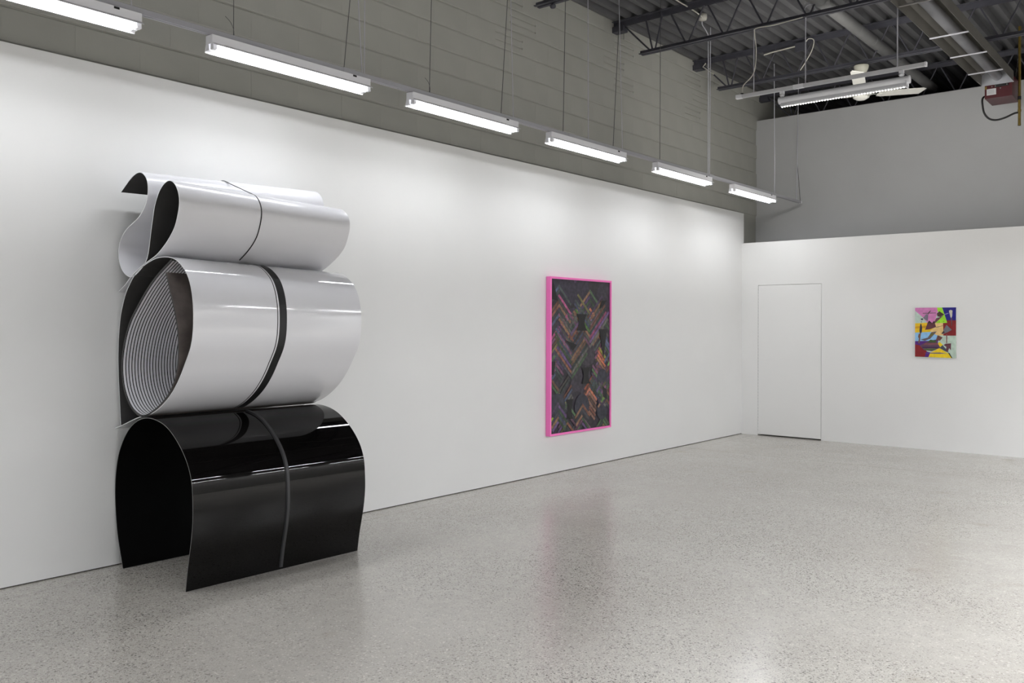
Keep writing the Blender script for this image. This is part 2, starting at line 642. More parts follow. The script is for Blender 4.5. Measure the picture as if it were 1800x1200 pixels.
LOWER = [(212, 1000), (206.4, 970), (200.4, 934), (196.8, 892), (195.9, 859), (197.4, 829), (202.3, 799), (208.7, 780), (216.7, 763.5), (226, 750.5), (236.7, 741), (248.7, 735.2),
         (259.3, 733.6), (270, 735.6), (283.3, 742), (295.3, 752), (307.3, 768), (318, 786.5), (327, 807), (333, 826), (337.5, 850), (339, 880), (339.3, 910), (337.5, 940),
         (335, 964), (330, 1003), (326.5, 1040)]

sc = thing('bent_sheet_sculpture', (0.45, 3.16, 0), 'tall wall sculpture of curled white and black laminate sheets stacked against the partition', 'sculpture')


def keyed(pts, keys):
    """displacement of the far end along a profile: keys = (fraction of its length, dx, dz)"""
    n = len(pts)
    out = []
    for i in range(n):
        u = i / (n - 1)
        for a, c_ in zip(keys[:-1], keys[1:]):
            if u <= c_[0] + 1e-9:
                t = (u - a[0]) / (c_[0] - a[0])
                t = t * t * (3 - 2 * t)
                out.append((a[1] + (c_[1] - a[1]) * t, a[2] + (c_[2] - a[2]) * t))
                break
    return out


def moved(pts, disp, t):
    return [(p[0] + d_[0] * t, p[1] + d_[1] * t) for p, d_ in zip(pts, disp)]


def sheet(name, pts, front_left, mats, disp, th=0.0045, y0=Y0, y1=Y1):
    """front face follows pts; the back lies th behind it.  mats = front, back, edge"""
    s = 1 if front_left else -1
    mb = MB()
    A, B = [], []
    ys = [y0 + (y1 - y0) * k / 4 for k in range(5)]
    for k, yy in enumerate(ys):
        q = moved(pts, disp, k / 4)
        nm = normals(q)
        A.append([(p[0], yy, p[1]) for p in q])
        B.append([(p[0] - s * m_[0] * th, yy, p[1] - s * m_[1] * th) for p, m_ in zip(q, nm)])
    mb.grid(A[::-1] if front_left else A, 0)
    mb.grid(B if front_left else B[::-1], 1)
    for k in (0, -1):
        rows = [A[k], B[k]]
        mb.grid(rows if (k == 0) != front_left else rows[::-1], 2, False)
    for i in (0, -1):
        mb.grid([[r[i] for r in A], [r[i] for r in B]], 2, False)
    return mb.build(name, mats, sc)


pu = prof_px(UPPER, n=260, sm=4)
pm = prof_px(MIDDLE, n=220, sm=3)
pn = prof_px(LINER, n=160, sm=3)
pl = prof_px(LOWER, n=160, sm=3)
# feet of the lower sheet stand on the floor
pl = [(p[0], max(p[1], 0.001)) for p in pl]
pl[0] = (pl[0][0], 0.001)
pl[-1] = (pl[-1][0], 0.001)
du = keyed(pu, [(0.0, 0.02, 0.02), (0.10, 0.085, 0.022), (0.17, 0.105, 0.018), (0.34, 0.06, 0.0), (0.44, 0.045, -0.012), (0.60, 0.035, -0.03), (0.665, 0.03, -0.045), (0.73, 0.02, -0.030), (0.85, 0.005, -0.018), (1.0, 0.0, -0.02)])
zb, zt = min(p[1] for p in pm), max(p[1] for p in pm)
dm = [(-0.010 * p[0] / 0.88, -0.030 * max(0.0, (p[1] - 0.94) / (zt - 0.94))) for p in pm]
dn_ = [(-0.010 * p[0] / 0.88, -0.030 * max(0.0, (p[1] - 0.94) / (zt - 0.94))) for p in pn]
dl = [(0.032 * p[0] / 0.88, 0.0) for p in pl]
o = sheet('upper_sheet', pu, True, [M_WHITESATIN, M_BACK, M_EDGEW], du)
o['label'] = 'satin white sheet folded in an S with a dark grey back'
o = sheet('middle_sheet', pm, False, [M_WHITEGLOSS, M_BACK, M_EDGEW], dm)
o['label'] = 'glossy white sheet curled into a wide roll with a dark back'
o = sheet('inner_liner', pn, True, [stripe_material(), M_BROWN, M_BACK], dn_, th=0.012)
o['label'] = 'inner curl with fine grey and black stripes and a brown back'
o = sheet('lower_sheet', pl, True, [M_BLACKGLOSS, M_BLACKIN, M_EDGEB], dl)
o['label'] = 'glossy black sheet bent into an arch standing on the floor'


def strap(name, path, y0, y1, off, mat_, side):
    """strip of rectangular section laid on the outer face of a profile"""
    nm = normals(path)
    mb = MB()
    inn = [(p[0] + side * q[0] * 0.0004, p[1] + side * q[1] * 0.0004) for p, q in zip(path, nm)]
    out = [(p[0] + side * q[0] * off, p[1] + side * q[1] * off) for p, q in zip(path, nm)]
    e = min(0.004, (y1 - y0) / 3)
    secs = []
    for a, c_ in zip(inn, out):
        secs.append([(a[0], y0, a[1]), (c_[0], y0 + e, c_[1]), (c_[0], y1 - e, c_[1]), (a[0], y1, a[1])])
    mb.grid(secs, 0, False)
    mb.face(secs[0], 0)
    mb.face(secs[-1][::-1], 0)
    return mb.build(name, mat_, sc)


def between(path, f):
    return [p for p in path if f(p)]


TS = (3.14 - Y0) / (Y1 - Y0)
pu_, pm_, pl_ = moved(pu, du, TS), moved(pm, dm, TS), moved(pl, dl, TS)
# upper strap: taut from the first hump to the second, then down the front
i1 = max(range(len(pu_) // 3), key=lambda i: pu_[i][1])
i2 = max(range(len(pu_) // 2, len(pu_)), key=lambda i: pu_[i][1])
i3 = max(i for i in range(len(pu_)) if pu_[i][0] > 0.50 and i > i2)
hullA = [pu_[i] for i in range(max(i1 - 6, 0), i1 + 6)]
hullB = [pu_[i] for i in range(i2 + 4, i3)]
path = hullA + resample([hullA[-1], hullB[0]], 12)[1:-1] + hullB
strap('cord', smooth(path, 2), 3.084, 3.092, 0.004, M_STRAP, 1)
# middle band, over the front from the contact above to the contact below
ia = min(range(len(pm_)), key=lambda i: abs(pm_[i][0] - 0.43) + (0 if i < len(pm_) // 2 and pm_[i][1] < 1.2 else 9))
ib = min(range(len(pm_)), key=lambda i: abs(pm_[i][0] - 0.47) + (0 if pm_[i][1] > 1.6 else 9))
path = pm_[ia:ib + 1]
strap('black_band', path, 3.124, 3.176, 0.0022, M_STRAP, -1)
strap('cord', path, 3.108, 3.114, 0.002, M_STRAP, -1)
# rubber gasket down the lower sheet
ic = max(range(len(pl_)), key=lambda i: pl_[i][1])
path = [p for p in pl_[ic + 4:] if p[1] > 0.006]
strap('rubber_gasket', path, 3.158, 3.184, 0.010, M_GASKET, 1)

# ================================================================== ARTWORKS
# pink framed dark painting on the left wall
FX, FY0, FY1, FZ0, FZ1 = 0.057, 6.873, 7.961, 0.382, 1.957
pa = thing('framed_painting', (0.0, (FY0 + FY1) / 2, FZ0), 'dark abstract painting of chevrons in a deep hot pink frame', 'painting')
fw = 0.020
for nm_, bx_ in (('frame_side', (0.003, FX, FY0, FY0 + fw, FZ0, FZ1)), ('frame_side', (0.003, FX, FY1 - fw, FY1, FZ0, FZ1)),
                 ('frame_rail', (0.003, FX, FY0 + fw, FY1 - fw, FZ1 - fw, FZ1)), ('frame_rail', (0.003, FX, FY0 + fw, FY1 - fw, FZ0, FZ0 + fw))):
    MB().box(*bx_).build(nm_, M_PINK, pa)


def clip(poly, u0, u1, v0, v1):
    def cut(pp, ax, lim, keep_less):
        out = []
        for i in range(len(pp)):
            a, c_ = pp[i], pp[(i + 1) % len(pp)]
            ia_ = (a[ax] <= lim) if keep_less else (a[ax] >= lim)
            ic_ = (c_[ax] <= lim) if keep_less else (c_[ax] >= lim)
            if ia_:
                out.append(a)
            if ia_ != ic_:
                t = (lim - a[ax]) / (c_[ax] - a[ax])
                out.append((a[0] + (c_[0] - a[0]) * t, a[1] + (c_[1] - a[1]) * t))
        return out
    for ax, lim, kl in ((0, u0, False), (0, u1, True), (1, v0, False), (1, v1, True)):
        if len(poly) < 3:
            return []
        poly = cut(poly, ax, lim, kl)
    return poly


def painted(name, layers, to3d, step, mat_name, rough, spec, parent, noise=0.0):
    """layers: (polygon uv, colour) painted in order, each a hair above the last; one mesh with a colour attribute"""
    verts, faces, cols = [], [], []
    for i, (poly, colr) in enumerate(layers):
        if len(poly) < 3:
            continue
        b0 = len(verts)
        for q in poly:
            verts.append(tuple(Vector(to3d(q[0], q[1], i * step)) - ORG[parent]))
        faces.append(tuple(range(b0, b0 + len(poly))))
        cols.append(srgb(colr))
    me = bpy.data.meshes.new(name)
    me.from_pydata(verts, [], faces)
    at = me.color_attributes.new('paint', 'FLOAT_COLOR', 'CORNER')
    k = 0
    for f, c_ in zip(faces, cols):
        for _ in f:
            at.data[k].color = c_
            k += 1
    m = mat(mat_name, (128, 128, 128), rough, spec=spec)
    nt = m.node_tree
    a = nt.nodes.new('ShaderNodeAttribute')
    a.attribute_name = 'paint'
    src = a.outputs['Color']
    if noise:
        tc = nt.nodes.new('ShaderNodeTexCoord')
        n = nt.nodes.new('ShaderNodeTexNoise')
        n.inputs['Scale'].default_value = 26
        n.inputs['Detail'].default_value = 8
        nt.links.new(tc.outputs['Object'], n.inputs['Vector'])
        mp = nt.nodes.new('ShaderNodeMapRange')
        mp.inputs[1].default_value = 0.35
        mp.inputs[2].default_value = 0.65
        mp.inputs[3].default_value = 1 - noise
        mp.inputs[4].default_value = 1 + noise
        nt.links.new(n.outputs['Fac'], mp.inputs[0])
        vm = nt.nodes.new('ShaderNodeVectorMath')
        vm.operation = 'SCALE'
        nt.links.new(src, vm.inputs[0])
        nt.links.new(mp.outputs[0], vm.inputs['Scale'])
        src = vm.outputs[0]
    nt.links.new(src, nt.nodes['Principled BSDF'].inputs['Base Color'])
    me.materials.append(m)
    return link(name, me, parent)


PW, PH = FY1 - FY0 - 2 * fw, FZ1 - FZ0 - 2 * fw
MB().box(0.006, 0.044, FY0 + fw, FY1 - fw, FZ0 + fw, FZ1 - fw).build('panel', mat('dark_panel', (30, 26, 30), 0.5), pa)
rp = random.Random(21)
lay = []
U0, U1, W0, W1 = 0.0, PW, 0.0, PH
full = [(0, 0), (PW, 0), (PW, PH), (0, PH)]
lay.append((full, (46, 40, 46)))


def circ(cu, cv, r, n=28):
    return clip([(cu + r * math.cos(2 * math.pi * k / n), cv + r * math.sin(2 * math.pi * k / n)) for k in range(n)], 0, PW, 0, PH)


for _ in range(26):
    g = rp.randint(-4, 14)
    lay.append((circ(rp.uniform(0, PW), rp.uniform(0, PH), rp.uniform(0.13, 0.24)), (48 + g, 42 + g, 50 + g + rp.randint(-2, 8))))
PAL = [(92, 70, 108), (78, 88, 112), (70, 92, 66), (112, 74, 60), (100, 96, 62), (82, 66, 90), (60, 60, 66), (104, 70, 92), (66, 76, 74), (120, 90, 70), (86, 84, 80)]
HOT = [(128, 150, 52), (96, 140, 70), (150, 74, 110), (170, 96, 72), (96, 92, 150), (150, 150, 60)]


def bar(cu, cv, du, dv, ln, wd, colr):
    l = math.hypot(du, dv)
    du, dv = du / l, dv / l
    nu, nv = -dv, du
    q = [(cu, cv), (cu + du * ln, cv + dv * ln), (cu + du * ln + nu * wd, cv + dv * ln + nv * wd), (cu + nu * wd, cv + nv * wd)]
    q = clip(q, 0.004, PW - 0.004, 0.004, PH - 0.004)
    if len(q) >= 3:
        lay.append((q, colr))


def chevron(px, py, up_, hw, layers, warm=False):
    """nested brush strokes folding at an apex; px, py on the photographed panel"""
    au, av = (px - 150) / 385 * PW, PH * (1 - (py - 75) / 1000)
    hwm = hw / 385 * PW
    sg = -1 if up_ else 1
    for k in range(layers + 2):
        av2 = av + sg * k * 0.047
        ln = hwm / 0.74 * (1 - 0.05 * k)
        for s in (-1, 1):
            if rp.random() < 0.10:
                continue
            colr = rp.choice(HOT) if rp.random() < 0.07 else rp.choice(PAL)
            if warm:
                colr = rp.choice([(150, 92, 74), (130, 84, 70), (120, 90, 78)])
            f_ = rp.uniform(0.75, 1.25)
            colr = tuple(int(v * f_) for v in colr)
            bar(au, av2, s * 0.74, sg * 0.67, ln * rp.uniform(0.85, 1.0), 0.027 * s * sg, colr)


for args in ((400, 130, True, 150, 6), (200, 110, True, 90, 5), (300, 95, False, 90, 4), (470, 260, True, 80, 4), (255, 290, True, 130, 7), (500, 420, True, 80, 4), (400, 530, False, 140, 6),
             (268, 610, False, 110, 6), (265, 430, True, 70, 4), (180, 520, True, 60, 4), (460, 640, True, 110, 5), (280, 735, False, 120, 6), (200, 780, True, 90, 5), (500, 760, False, 70, 4),
             (395, 795, True, 60, 4, True), (470, 900, False, 80, 4), (200, 1000, False, 100, 5), (330, 950, True, 100, 5), (490, 990, True, 80, 4), (250, 880, True, 70, 4)):
    chevron(*args)
for (px, py, r) in ((480, 740, 0.10), (190, 900, 0.13), (345, 920, 0.13), (480, 960, 0.10)):      # darker discs
    lay.append((circ((px - 150) / 385 * PW, PH * (1 - (py - 75) / 1000), r), (50, 50, 62)))
for args in ((200, 860, True, 60, 3), (480, 760, True, 40, 3), (350, 900, True, 55, 3), (480, 940, False, 40, 3)):
    chevron(*args)
for cu, cv, wd, hh in ((0.52, PH - 0.43, 0.19, 0.17), (0.60, PH - 0.98, 0.16, 0.17), (0.31, PH - 1.31, 0.13, 0.20)):      # black hourglass shapes
    hg = []
    for k in range(9):
        t = k / 8
        hg.append((cu - wd / 2 * (0.55 + 0.45 * (2 * t - 1) ** 2), cv - hh / 2 + hh * t))
    for k in range(9):
        t = 1 - k / 8
        hg.append((cu + wd / 2 * (0.55 + 0.45 * (2 * t - 1) ** 2), cv - hh / 2 + hh * t))
    lay.append((clip(hg, 0, PW, 0, PH), (17, 15, 18)))
for tri in ([(0.24, PH - 0.61), (0.44, PH - 0.66), (0.36, PH - 0.72)], [(0.84, PH - 0.50), (0.99, PH - 0.50), (0.92, PH - 0.82)], [(0.03, PH - 0.02), (0.11, PH - 0.22), (0.0, PH - 0.2)],
            [(0.88, PH - 0.20), (0.99, PH - 0.19), (0.85, PH - 0.29)], [(0.0, PH - 0.82), (0.07, PH - 0.82), (0.05, PH - 0.95), (0.0, PH - 0.95)], [(0.90, PH - 1.1), (0.99, PH - 1.15), (0.99, PH - 1.25), (0.92, PH - 1.22)]):
    lay.append((clip(tri, 0, PW, 0, PH), (18, 16, 20)))
painted('painted_surface', lay, lambda u, v, h: (0.0445 + h, FY0 + fw + u, FZ0 + fw + v), 0.000025, 'dark_chevron_paint', 0.38, 0.4, pa, 0.35)

# small bright painting on the far wall
SX0, SX1, SZ0, SZ1, SY = 2.249, 2.704, 1.108, 1.705, YF - 0.030
pb = thing('canvas_painting', ((SX0 + SX1) / 2, YF, SZ0), 'small unframed canvas of bright angular colour patches and brushes on the far wall', 'painting')
MB().box(SX0, SX1, SY, YF - 0.002, SZ0, SZ1).build('stretched_canvas', M_CANVAS, pb)
SP = [
    ([(190, 185), (855, 185), (855, 1010), (190, 1010)], (186, 205, 194)),
    ([(190, 185), (550, 185), (560, 260), (505, 440), (395, 440), (300, 330), (190, 235)], (208, 130, 184)),
    ([(548, 185), (632, 185), (712, 437), (545, 442), (520, 440), (640, 330), (560, 250)], (160, 222, 52)),
    ([(630, 185), (850, 185), (850, 397), (700, 397)], (36, 30, 128)),
    ([(700, 395), (852, 395), (852, 646), (650, 646), (640, 440), (712, 437)], (132, 34, 38)),
    ([(190, 445), (400, 434), (482, 540), (430, 592), (190, 602)], (232, 190, 30)),
    ([(190, 500), (385, 480), (360, 520), (190, 535)], (206, 150, 24)),
    ([(400, 440), (645, 440), (652, 640), (500, 647), (440, 560), (480, 540)], (231, 196, 132)),
    ([(190, 600), (440, 588), (560, 645), (520, 742), (190, 746)], (142, 192, 232)),
    ([(190, 742), (420, 735), (640, 690), (600, 760), (520, 830), (280, 830), (190, 800)], (84, 34, 122)),
    ([(190, 795), (270, 810), (385, 905), (350, 1002), (190, 1000)], (134, 34, 38)),
    ([(380, 910), (455, 930), (420, 1004), (348, 1002)], (88, 38, 128)),
    ([(440, 930), (590, 850), (770, 960), (795, 1010), (412, 1004)], (236, 204, 34)),
    ([(600, 648), (853, 645), (853, 1008), (795, 1008), (745, 920), (640, 800), (560, 760)], (188, 207, 193)),
    ([(545, 795), (592, 748), (645, 800), (590, 838)], (238, 206, 30)),
    # figures over the patches
    ([(320, 355), (375, 290), (405, 300), (400, 410), (350, 380)], (120, 112, 128)),
    ([(390, 280), (440, 232), (448, 240), (405, 300)], (84, 70, 74)),
    ([(315, 272), (530, 268), (530, 280), (315, 284)], (110, 92, 100)),
    ([(545, 285), (585, 245), (668, 300), (600, 340), (555, 330)], (78, 56, 52)),
    ([(535, 360), (600, 340), (650, 320), (520, 440), (500, 430)], (110, 72, 82)),
    ([(665, 295), (730, 275), (732, 284), (668, 304)], (150, 150, 190)),
    ([(738, 238), (765, 226), (795, 236), (790, 330), (775, 358), (762, 340)], (206, 200, 186)),
    ([(768, 355), (790, 355), (788, 480), (778, 490)], (96, 72, 76)),
    ([(355, 552), (395, 440), (515, 445), (535, 505), (430, 545)], (98, 56, 64)),
    ([(395, 440), (420, 395), (450, 425), (470, 440), (500, 400), (520, 445)], (60, 44, 48)),
    ([(530, 505), (650, 478), (650, 486), (535, 515)], (140, 112, 92)),
    ([(660, 540), (700, 468), (785, 552), (715, 592), (630, 625)], (112, 114, 124)),
    ([(615, 620), (650, 570), (680, 590), (640, 610)], (62, 44, 46)),
    ([(275, 460), (292, 450), (308, 520), (298, 600), (270, 620), (262, 560)], (58, 52, 66)),
    ([(250, 625), (290, 600), (265, 780), (240, 775), (255, 700), (240, 670)], (120, 86, 70)),
    ([(285, 715), (400, 680), (460, 590), (545, 578), (440, 700), (350, 735)], (104, 92, 98)),
    ([(440, 620), (500, 600), (480, 650), (420, 665)], (110, 104, 52)),
    ([(530, 725), (560, 640), (640, 675), (600, 730)], (104, 66, 62)),
    ([(265, 815), (430, 725), (540, 740), (605, 845), (470, 905), (340, 890)], (96, 66, 88)),
    ([(400, 760), (440, 715), (540, 728), (530, 760)], (66, 92, 48)),
    ([(300, 835), (560, 830), (580, 850), (320, 855)], (62, 38, 78)),
    ([(330, 865), (540, 858), (520, 885), (360, 890)], (84, 104, 58)),
    ([(360, 775), (560, 770), (575, 795), (330, 800)], (132, 78, 84)),
    ([(590, 850), (640, 800), (740, 920), (690, 905)], (72, 76, 92)),
    ([(655, 800), (690, 778), (775, 770), (772, 885), (745, 850), (720, 915), (690, 900), (700, 830)], (98, 58, 68)),
    ([(696, 622), (714, 622), (712, 770), (698, 770)], (128, 84, 80)),
    ([(335, 935), (600, 925), (720, 938), (600, 942), (400, 942)], (84, 76, 150)),
    ([(725, 925), (750, 930), (795, 1008), (780, 1008)], (44, 32, 34)),
    ([(280, 370), (310, 360), (330, 380), (300, 392)], (48, 46, 60)),
    ([(290, 415), (302, 415), (302, 428), (290, 428)], (48, 46, 60)),
    ([(572, 420), (590, 416), (592, 428)], (60, 90, 40)), ([(645, 410), (665, 406), (664, 420)], (60, 90, 40)),
]
lay = []
sw, sh = SX1 - SX0, SZ1 - SZ0
for poly, colr in SP:
    q = [((px - 190) / 665 * sw, (1010 - py) / 825 * sh) for px, py in poly]
    lay.append((clip(q, 0, sw, 0, sh)[::1], colr))
painted('painted_surface', lay, lambda u, v, h: (SX0 + u, SY - 0.0003 - h, SZ0 + v), 0.00004, 'bright_patch_paint', 0.5, 0.35, pb, 0.10)

# ================================================================== STRIP LIGHTS
LX = 0.60            # distance of the track from the white partition
LZ = 3.172           # underside of the track


def make_strip(x, y0, label, group):
    y1 = y0 + 1.215
    t = thing('strip_light', (x, (y0 + y1) / 2, LZ), label, 'light', group)
    b = MB()
    hz0, hz1 = LZ - 0.052, LZ - 0.002
    b.box(x - 0.034, x + 0.034, y0, y1, hz0, hz1)
    b.build('housing', M_LAMPW, t)
    b = MB()
    for s in (-1, 1):
        dn, ow = (0.016, 0.060) if s > 0 else (0.046, 0.046)         # the wing on the wall side hangs lower
        q = [(x + s * 0.034, hz0 + 0.004), (x + s * ow, hz0 - dn + 0.002), (x + s * ow, hz0 - dn), (x + s * (0.034 - 0.002), hz0 + 0.001)]
        b.prism(q, 'y', y0, y1)
    b.build('reflector_wing', M_LAMPW, t)
    for s in (-1, 1):
        xc, zc, r = x + s * 0.024, hz0 - 0.020, 0.013
        n = 16
        arc = math.radians(44)
        low = [(-math.pi / 2 - arc) + 2 * arc * k / 6 for k in range(7)]
        top = [(-math.pi / 2 + arc) + (2 * math.pi - 2 * arc) * k / 10 for k in range(11)]
        b = MB()
        ya, yb = y0 + 0.030, y1 - 0.030
        for angs, mi in ((low, 0), (top, 1)):
            rows = [[(xc + r * math.cos(a), yy, zc + r * math.sin(a)) for a in angs] for yy in (ya, yb)]
            b.grid(rows, mi)
        b.build('lamp_tube', [M_TUBE, M_GLOW], t)
        for ye, sg in ((y0, 1), (y1, -1)):
            b = MB()
            q = [(xc - 0.013, hz0), (xc + 0.013, hz0), (xc + 0.017, zc - 0.016), (xc - 0.017, zc - 0.016)]
            a0, a1 = sorted((ye + sg * 0.004, ye + sg * 0.030))
            b.prism(q, 'y', a0, a1)
            b.build('lamp_holder', M_LAMPW, t)
    for ye, sg in ((y0, -1), (y1, 1)):
        a0, a1 = sorted((ye, ye + sg * 0.003))
        MB().box(x - 0.030, x + 0.030, a0, a1, hz0 - 0.004, hz1 - 0.002).build('end_plate', M_LAMPW, t)
    MB().box(x + 0.034, x + 0.036, y1 - 0.155, y1 - 0.125, hz1 - 0.014, hz1 - 0.002).build('track_clip', M_BLACKPLASTIC, t)
    MB().box(x - 0.008, x + 0.008, y0 + 0.2, y0 + 0.26, hz1, LZ).build('adapter', M_LAMPW, t)
    return t


GR = 'strip lights on the hanging track beside the partition'
starts = [-2.05, -0.44, 1.185, 2.828, 4.447, 6.124, 7.942, 9.728]
first = make_strip(LX, starts[2], 'lit twin-tube strip light whose end stands farthest out over the sculpture side', GR)
labs = {3: 'lit twin-tube strip light directly above the curled sheet sculpture',
        4: 'lit twin-tube strip light between the sculpture and the pink framed painting',
        5: 'lit twin-tube strip light above the pink framed painting',
        6: 'lit twin-tube strip light second from the far end of the track',
        7: 'lit twin-tube strip light at the far end of the track near the corner',
        0: 'lit twin-tube strip light on the track behind the viewer', 1: 'lit twin-tube strip light on the track behind the viewer'}
first['label'] = 'lit twin-tube strip light next to the one above the sculpture, away from the pink painting'
for i, y in enumerate(starts):
    if i != 2:
        rename_copies(first, (0, y - starts[2], 0), labs[i], GR)
LX2, LX3 = XR - 0.75, 6.8
for xx, mm, lab, grp in ((LX2, M_TUBE_C, 'lit twin-tube strip light on the track along the opposite wall', 'strip lights along the opposite wall'),
                         (LX3, M_TUBE_FILL, 'added unseen twin-tube fill light over the middle of the room', 'added fill lights over the middle of the room')):  # the middle row is added, unseen, as fill light
    for y in [-3.2 + 1.65 * k for k in range(9)]:
        c_ = rename_copies(first, (xx - LX, y - starts[2], 0), lab, grp)
        for o in [o for o in COL.objects if o.parent == c_ and o.name.startswith('lamp_tube')]:
            o.material_slots[0].link = 'OBJECT'
            o.material_slots[0].material = mm


def make_track(x, y0, y1, label):
    t = thing('light_track', (x, (y0 + y1) / 2, LZ), label, 'track')
    b = MB()
    z0, z1 = LZ, LZ + 0.032
    hw, sl = 0.018, 0.0065
    q = [(x - hw, z0), (x - sl, z0), (x - sl, z0 + 0.020), (x + sl, z0 + 0.020), (x + sl, z0), (x + hw, z0), (x + hw, z1), (x - hw, z1)]
    b.face([(p[0], y0, p[1]) for p in q])
    b.face([(p[0], y1, p[1]) for p in reversed(q)])
    for i in range(len(q)):
        j = (i + 1) % len(q)
        b.face([(q[i][0], y0, q[i][1]), (q[i][0], y1, q[i][1]), (q[j][0], y1, q[j][1]), (q[j][0], y0, q[j][1])])
    b.build('rail', M_TRACK, t)
    MB().box(x - 0.019, x + 0.019, y1, y1 + 0.03, z0, z1 + 0.002).build('end_cap', M_LAMPW, t)
    return t


t = make_track(LX, -3.2, 11.83, 'long white track rail carrying the row of strip lights')
for yj in (3.87, 6.45, 9.17):
    MB().box(LX - 0.0195, LX + 0.0195, yj - 0.05, yj + 0.05, LZ, LZ + 0.034).build('joiner', M_TRACK, t)
t = make_track(LX2, -3.6, 11.24, 'white track rail along the opposite wall')
t = make_track(LX3, -3.6, 11.24, 'added unseen track rail of the fill lights over the middle of the room')

# cables and rods that hold the track: y at the track, y at the roof, thickness, material
ZTOP = ZD + 0.02
S3, S4, S5, S6, S7 = 'strip light over the sculpture', 'strip light between sculpture and pink painting', 'strip light above the pink painting', 'second to last strip light', 'last strip light by the corner'
GC = 'cables and rods holding the strip light track'
for ya, yb, r, m_, lab in (
        (2.996, 2.996, 0.0022, M_CABLED, 'thin dark cable with a curled tail at the ' + S3),
        (3.843, 4.02, 0.0026, M_CABLED, 'leaning thin dark cable beside two pale cords above the ' + S3),
        (4.657, 4.70, 0.0026, M_CABLED, 'thin dark cable with a curled tail at the ' + S4),
        (5.485, 5.62, 0.0028, M_CABLED, 'leaning dark cable beside a pale cord, ' + S4),
        (6.344, 6.385, 0.003, M_CABLED, 'dark cable at the sculpture end of the ' + S5),
        (7.161, 7.29, 0.003, M_CABLED, 'leaning dark cable next to a pale cord at the ' + S5),
        (8.05, 8.055, 0.003, M_CABLED, 'single dark cable at the start of the ' + S6),
        (2.353, 2.353, 0.003, M_CABLEL, 'short visible pale cable at the end of the strip light before the sculpture'),
        (3.988, 3.87, 0.0036, M_CABLEL, 'leaning pale cord beside an upright rod above the ' + S3),
        (4.009, 4.014, 0.0036, M_CABLEL, 'upright pale rod touching a leaning cord above the ' + S3),
        (5.624, 5.56, 0.003, M_CABLEL, 'pale cord crossing a dark cable at the ' + S4),
        (6.718, 6.70, 0.0042, M_CABLEL, 'upright pale rod standing over the middle of the ' + S5),
        (7.303, 7.22, 0.003, M_CABLEL, 'pale cord crossing a dark cable at the ' + S5),
        (9.136, 9.15, 0.0050, M_CABLEL, 'pale rod beside a conduit at the end of the ' + S6),
        (10.958, 10.93, 0.006, M_CABLEL, 'thick pale rod over the ' + S7),
        (11.688, 11.75, 0.006, M_CABLEL, 'thick pale rod beside a slack cable at the very end of the track')):
    b = MB()
    za = LZ + 0.034
    xc_ = LX - 0.008 if m_ is M_CABLED else LX + 0.008
    b.tube([(xc_, ya, za), (xc_, ya + (yb - ya) * 0.5, (za + ZTOP) / 2), (xc_, yb, ZTOP)], r, 6)
    tag(b.build('suspension_cable', m_, None, (xc_, ya, za)), lab, 'cable', GC)
# small curled cable tails at three hangers
for ya, lab in ((2.996, 'short curled cable tail over the strip light above the sculpture'), (4.657, 'short curled cable tail over the strip light between sculpture and pink painting')):
    b = MB()
    b.tube(catmull([(LX, ya - 0.002, LZ + 0.034), (LX + 0.01, ya - 0.012, LZ + 0.07), (LX + 0.02, ya - 0.04, LZ + 0.105), (LX + 0.02, ya - 0.075, LZ + 0.13)], 4), 0.0016, 6)
    tag(b.build('cable_tail', M_CABLED, None, (LX, ya, LZ + 0.034)), lab, 'cable', 'curled cable tails on the track')
b = MB()
b.tube(catmull([(LX, 11.84, LZ + 0.034), (LX, 11.80, LZ + 0.25), (LX, 11.725, LZ + 0.60), (LX, 11.735, LZ + 1.0), (LX, 11.78, ZTOP)], 6), 0.0035, 6)
tag(b.build('slack_cable', M_CABLED, None, (LX, 11.84, LZ + 0.034)), 'dark slack cable falling to the far end of the strip light track', 'cable')

# ================================================================== SHORT TRACK WITH LED BAR
TY, TZ = 8.29, 3.79
t = thing('light_track', (2.25, TY, TZ), 'short white track hung on rods below the joist with the led bar', 'track')
q = [(TY - 0.018, TZ - 0.016), (TY - 0.006, TZ - 0.016), (TY - 0.006, TZ + 0.004), (TY + 0.006, TZ + 0.004), (TY + 0.006, TZ - 0.016), (TY + 0.018, TZ - 0.016), (TY + 0.018, TZ + 0.018), (TY - 0.018, TZ + 0.018)]
MB().prism(q, 'x', 1.345, 3.13).build('rail', mat('pale_track', (205, 205, 208), 0.4), t)
MB().box(1.335, 1.40, TY - 0.020, TY + 0.020, TZ - 0.018, TZ + 0.020).build('feed_end', M_LAMPW, t)
MB().box(3.12, 3.137, TY - 0.020, TY + 0.020, TZ - 0.018, TZ + 0.020).build('end_cap', M_LAMPW, t)
MB().box(1.385, 1.41, TY - 0.012, TY + 0.012, TZ + 0.018, TZ + 0.032).build('cord_grip', M_BLACKPLASTIC, t)
MB().box(1.93, 2.03, TY - 0.0195, TY + 0.0195, TZ - 0.018, TZ + 0.020).build('joiner', M_LAMPW, t)
for xr, rr, lab in ((1.522, 0.005, 'pale rod of the short led track beside the looping cream cable'), (2.047, 0.006, 'pale rod over the middle of the short led track'), (2.889, 0.006, 'pale rod of the short led track on the side of the tube heater')):
    b = MB().tube([(xr, TY, TZ + 0.018), (xr, TY, ZBC)], rr, 8)
    tag(b.build('suspension_rod', M_CABLEL, None, (xr, TY, TZ)), lab, 'rod', 'rods of the short led bar track')
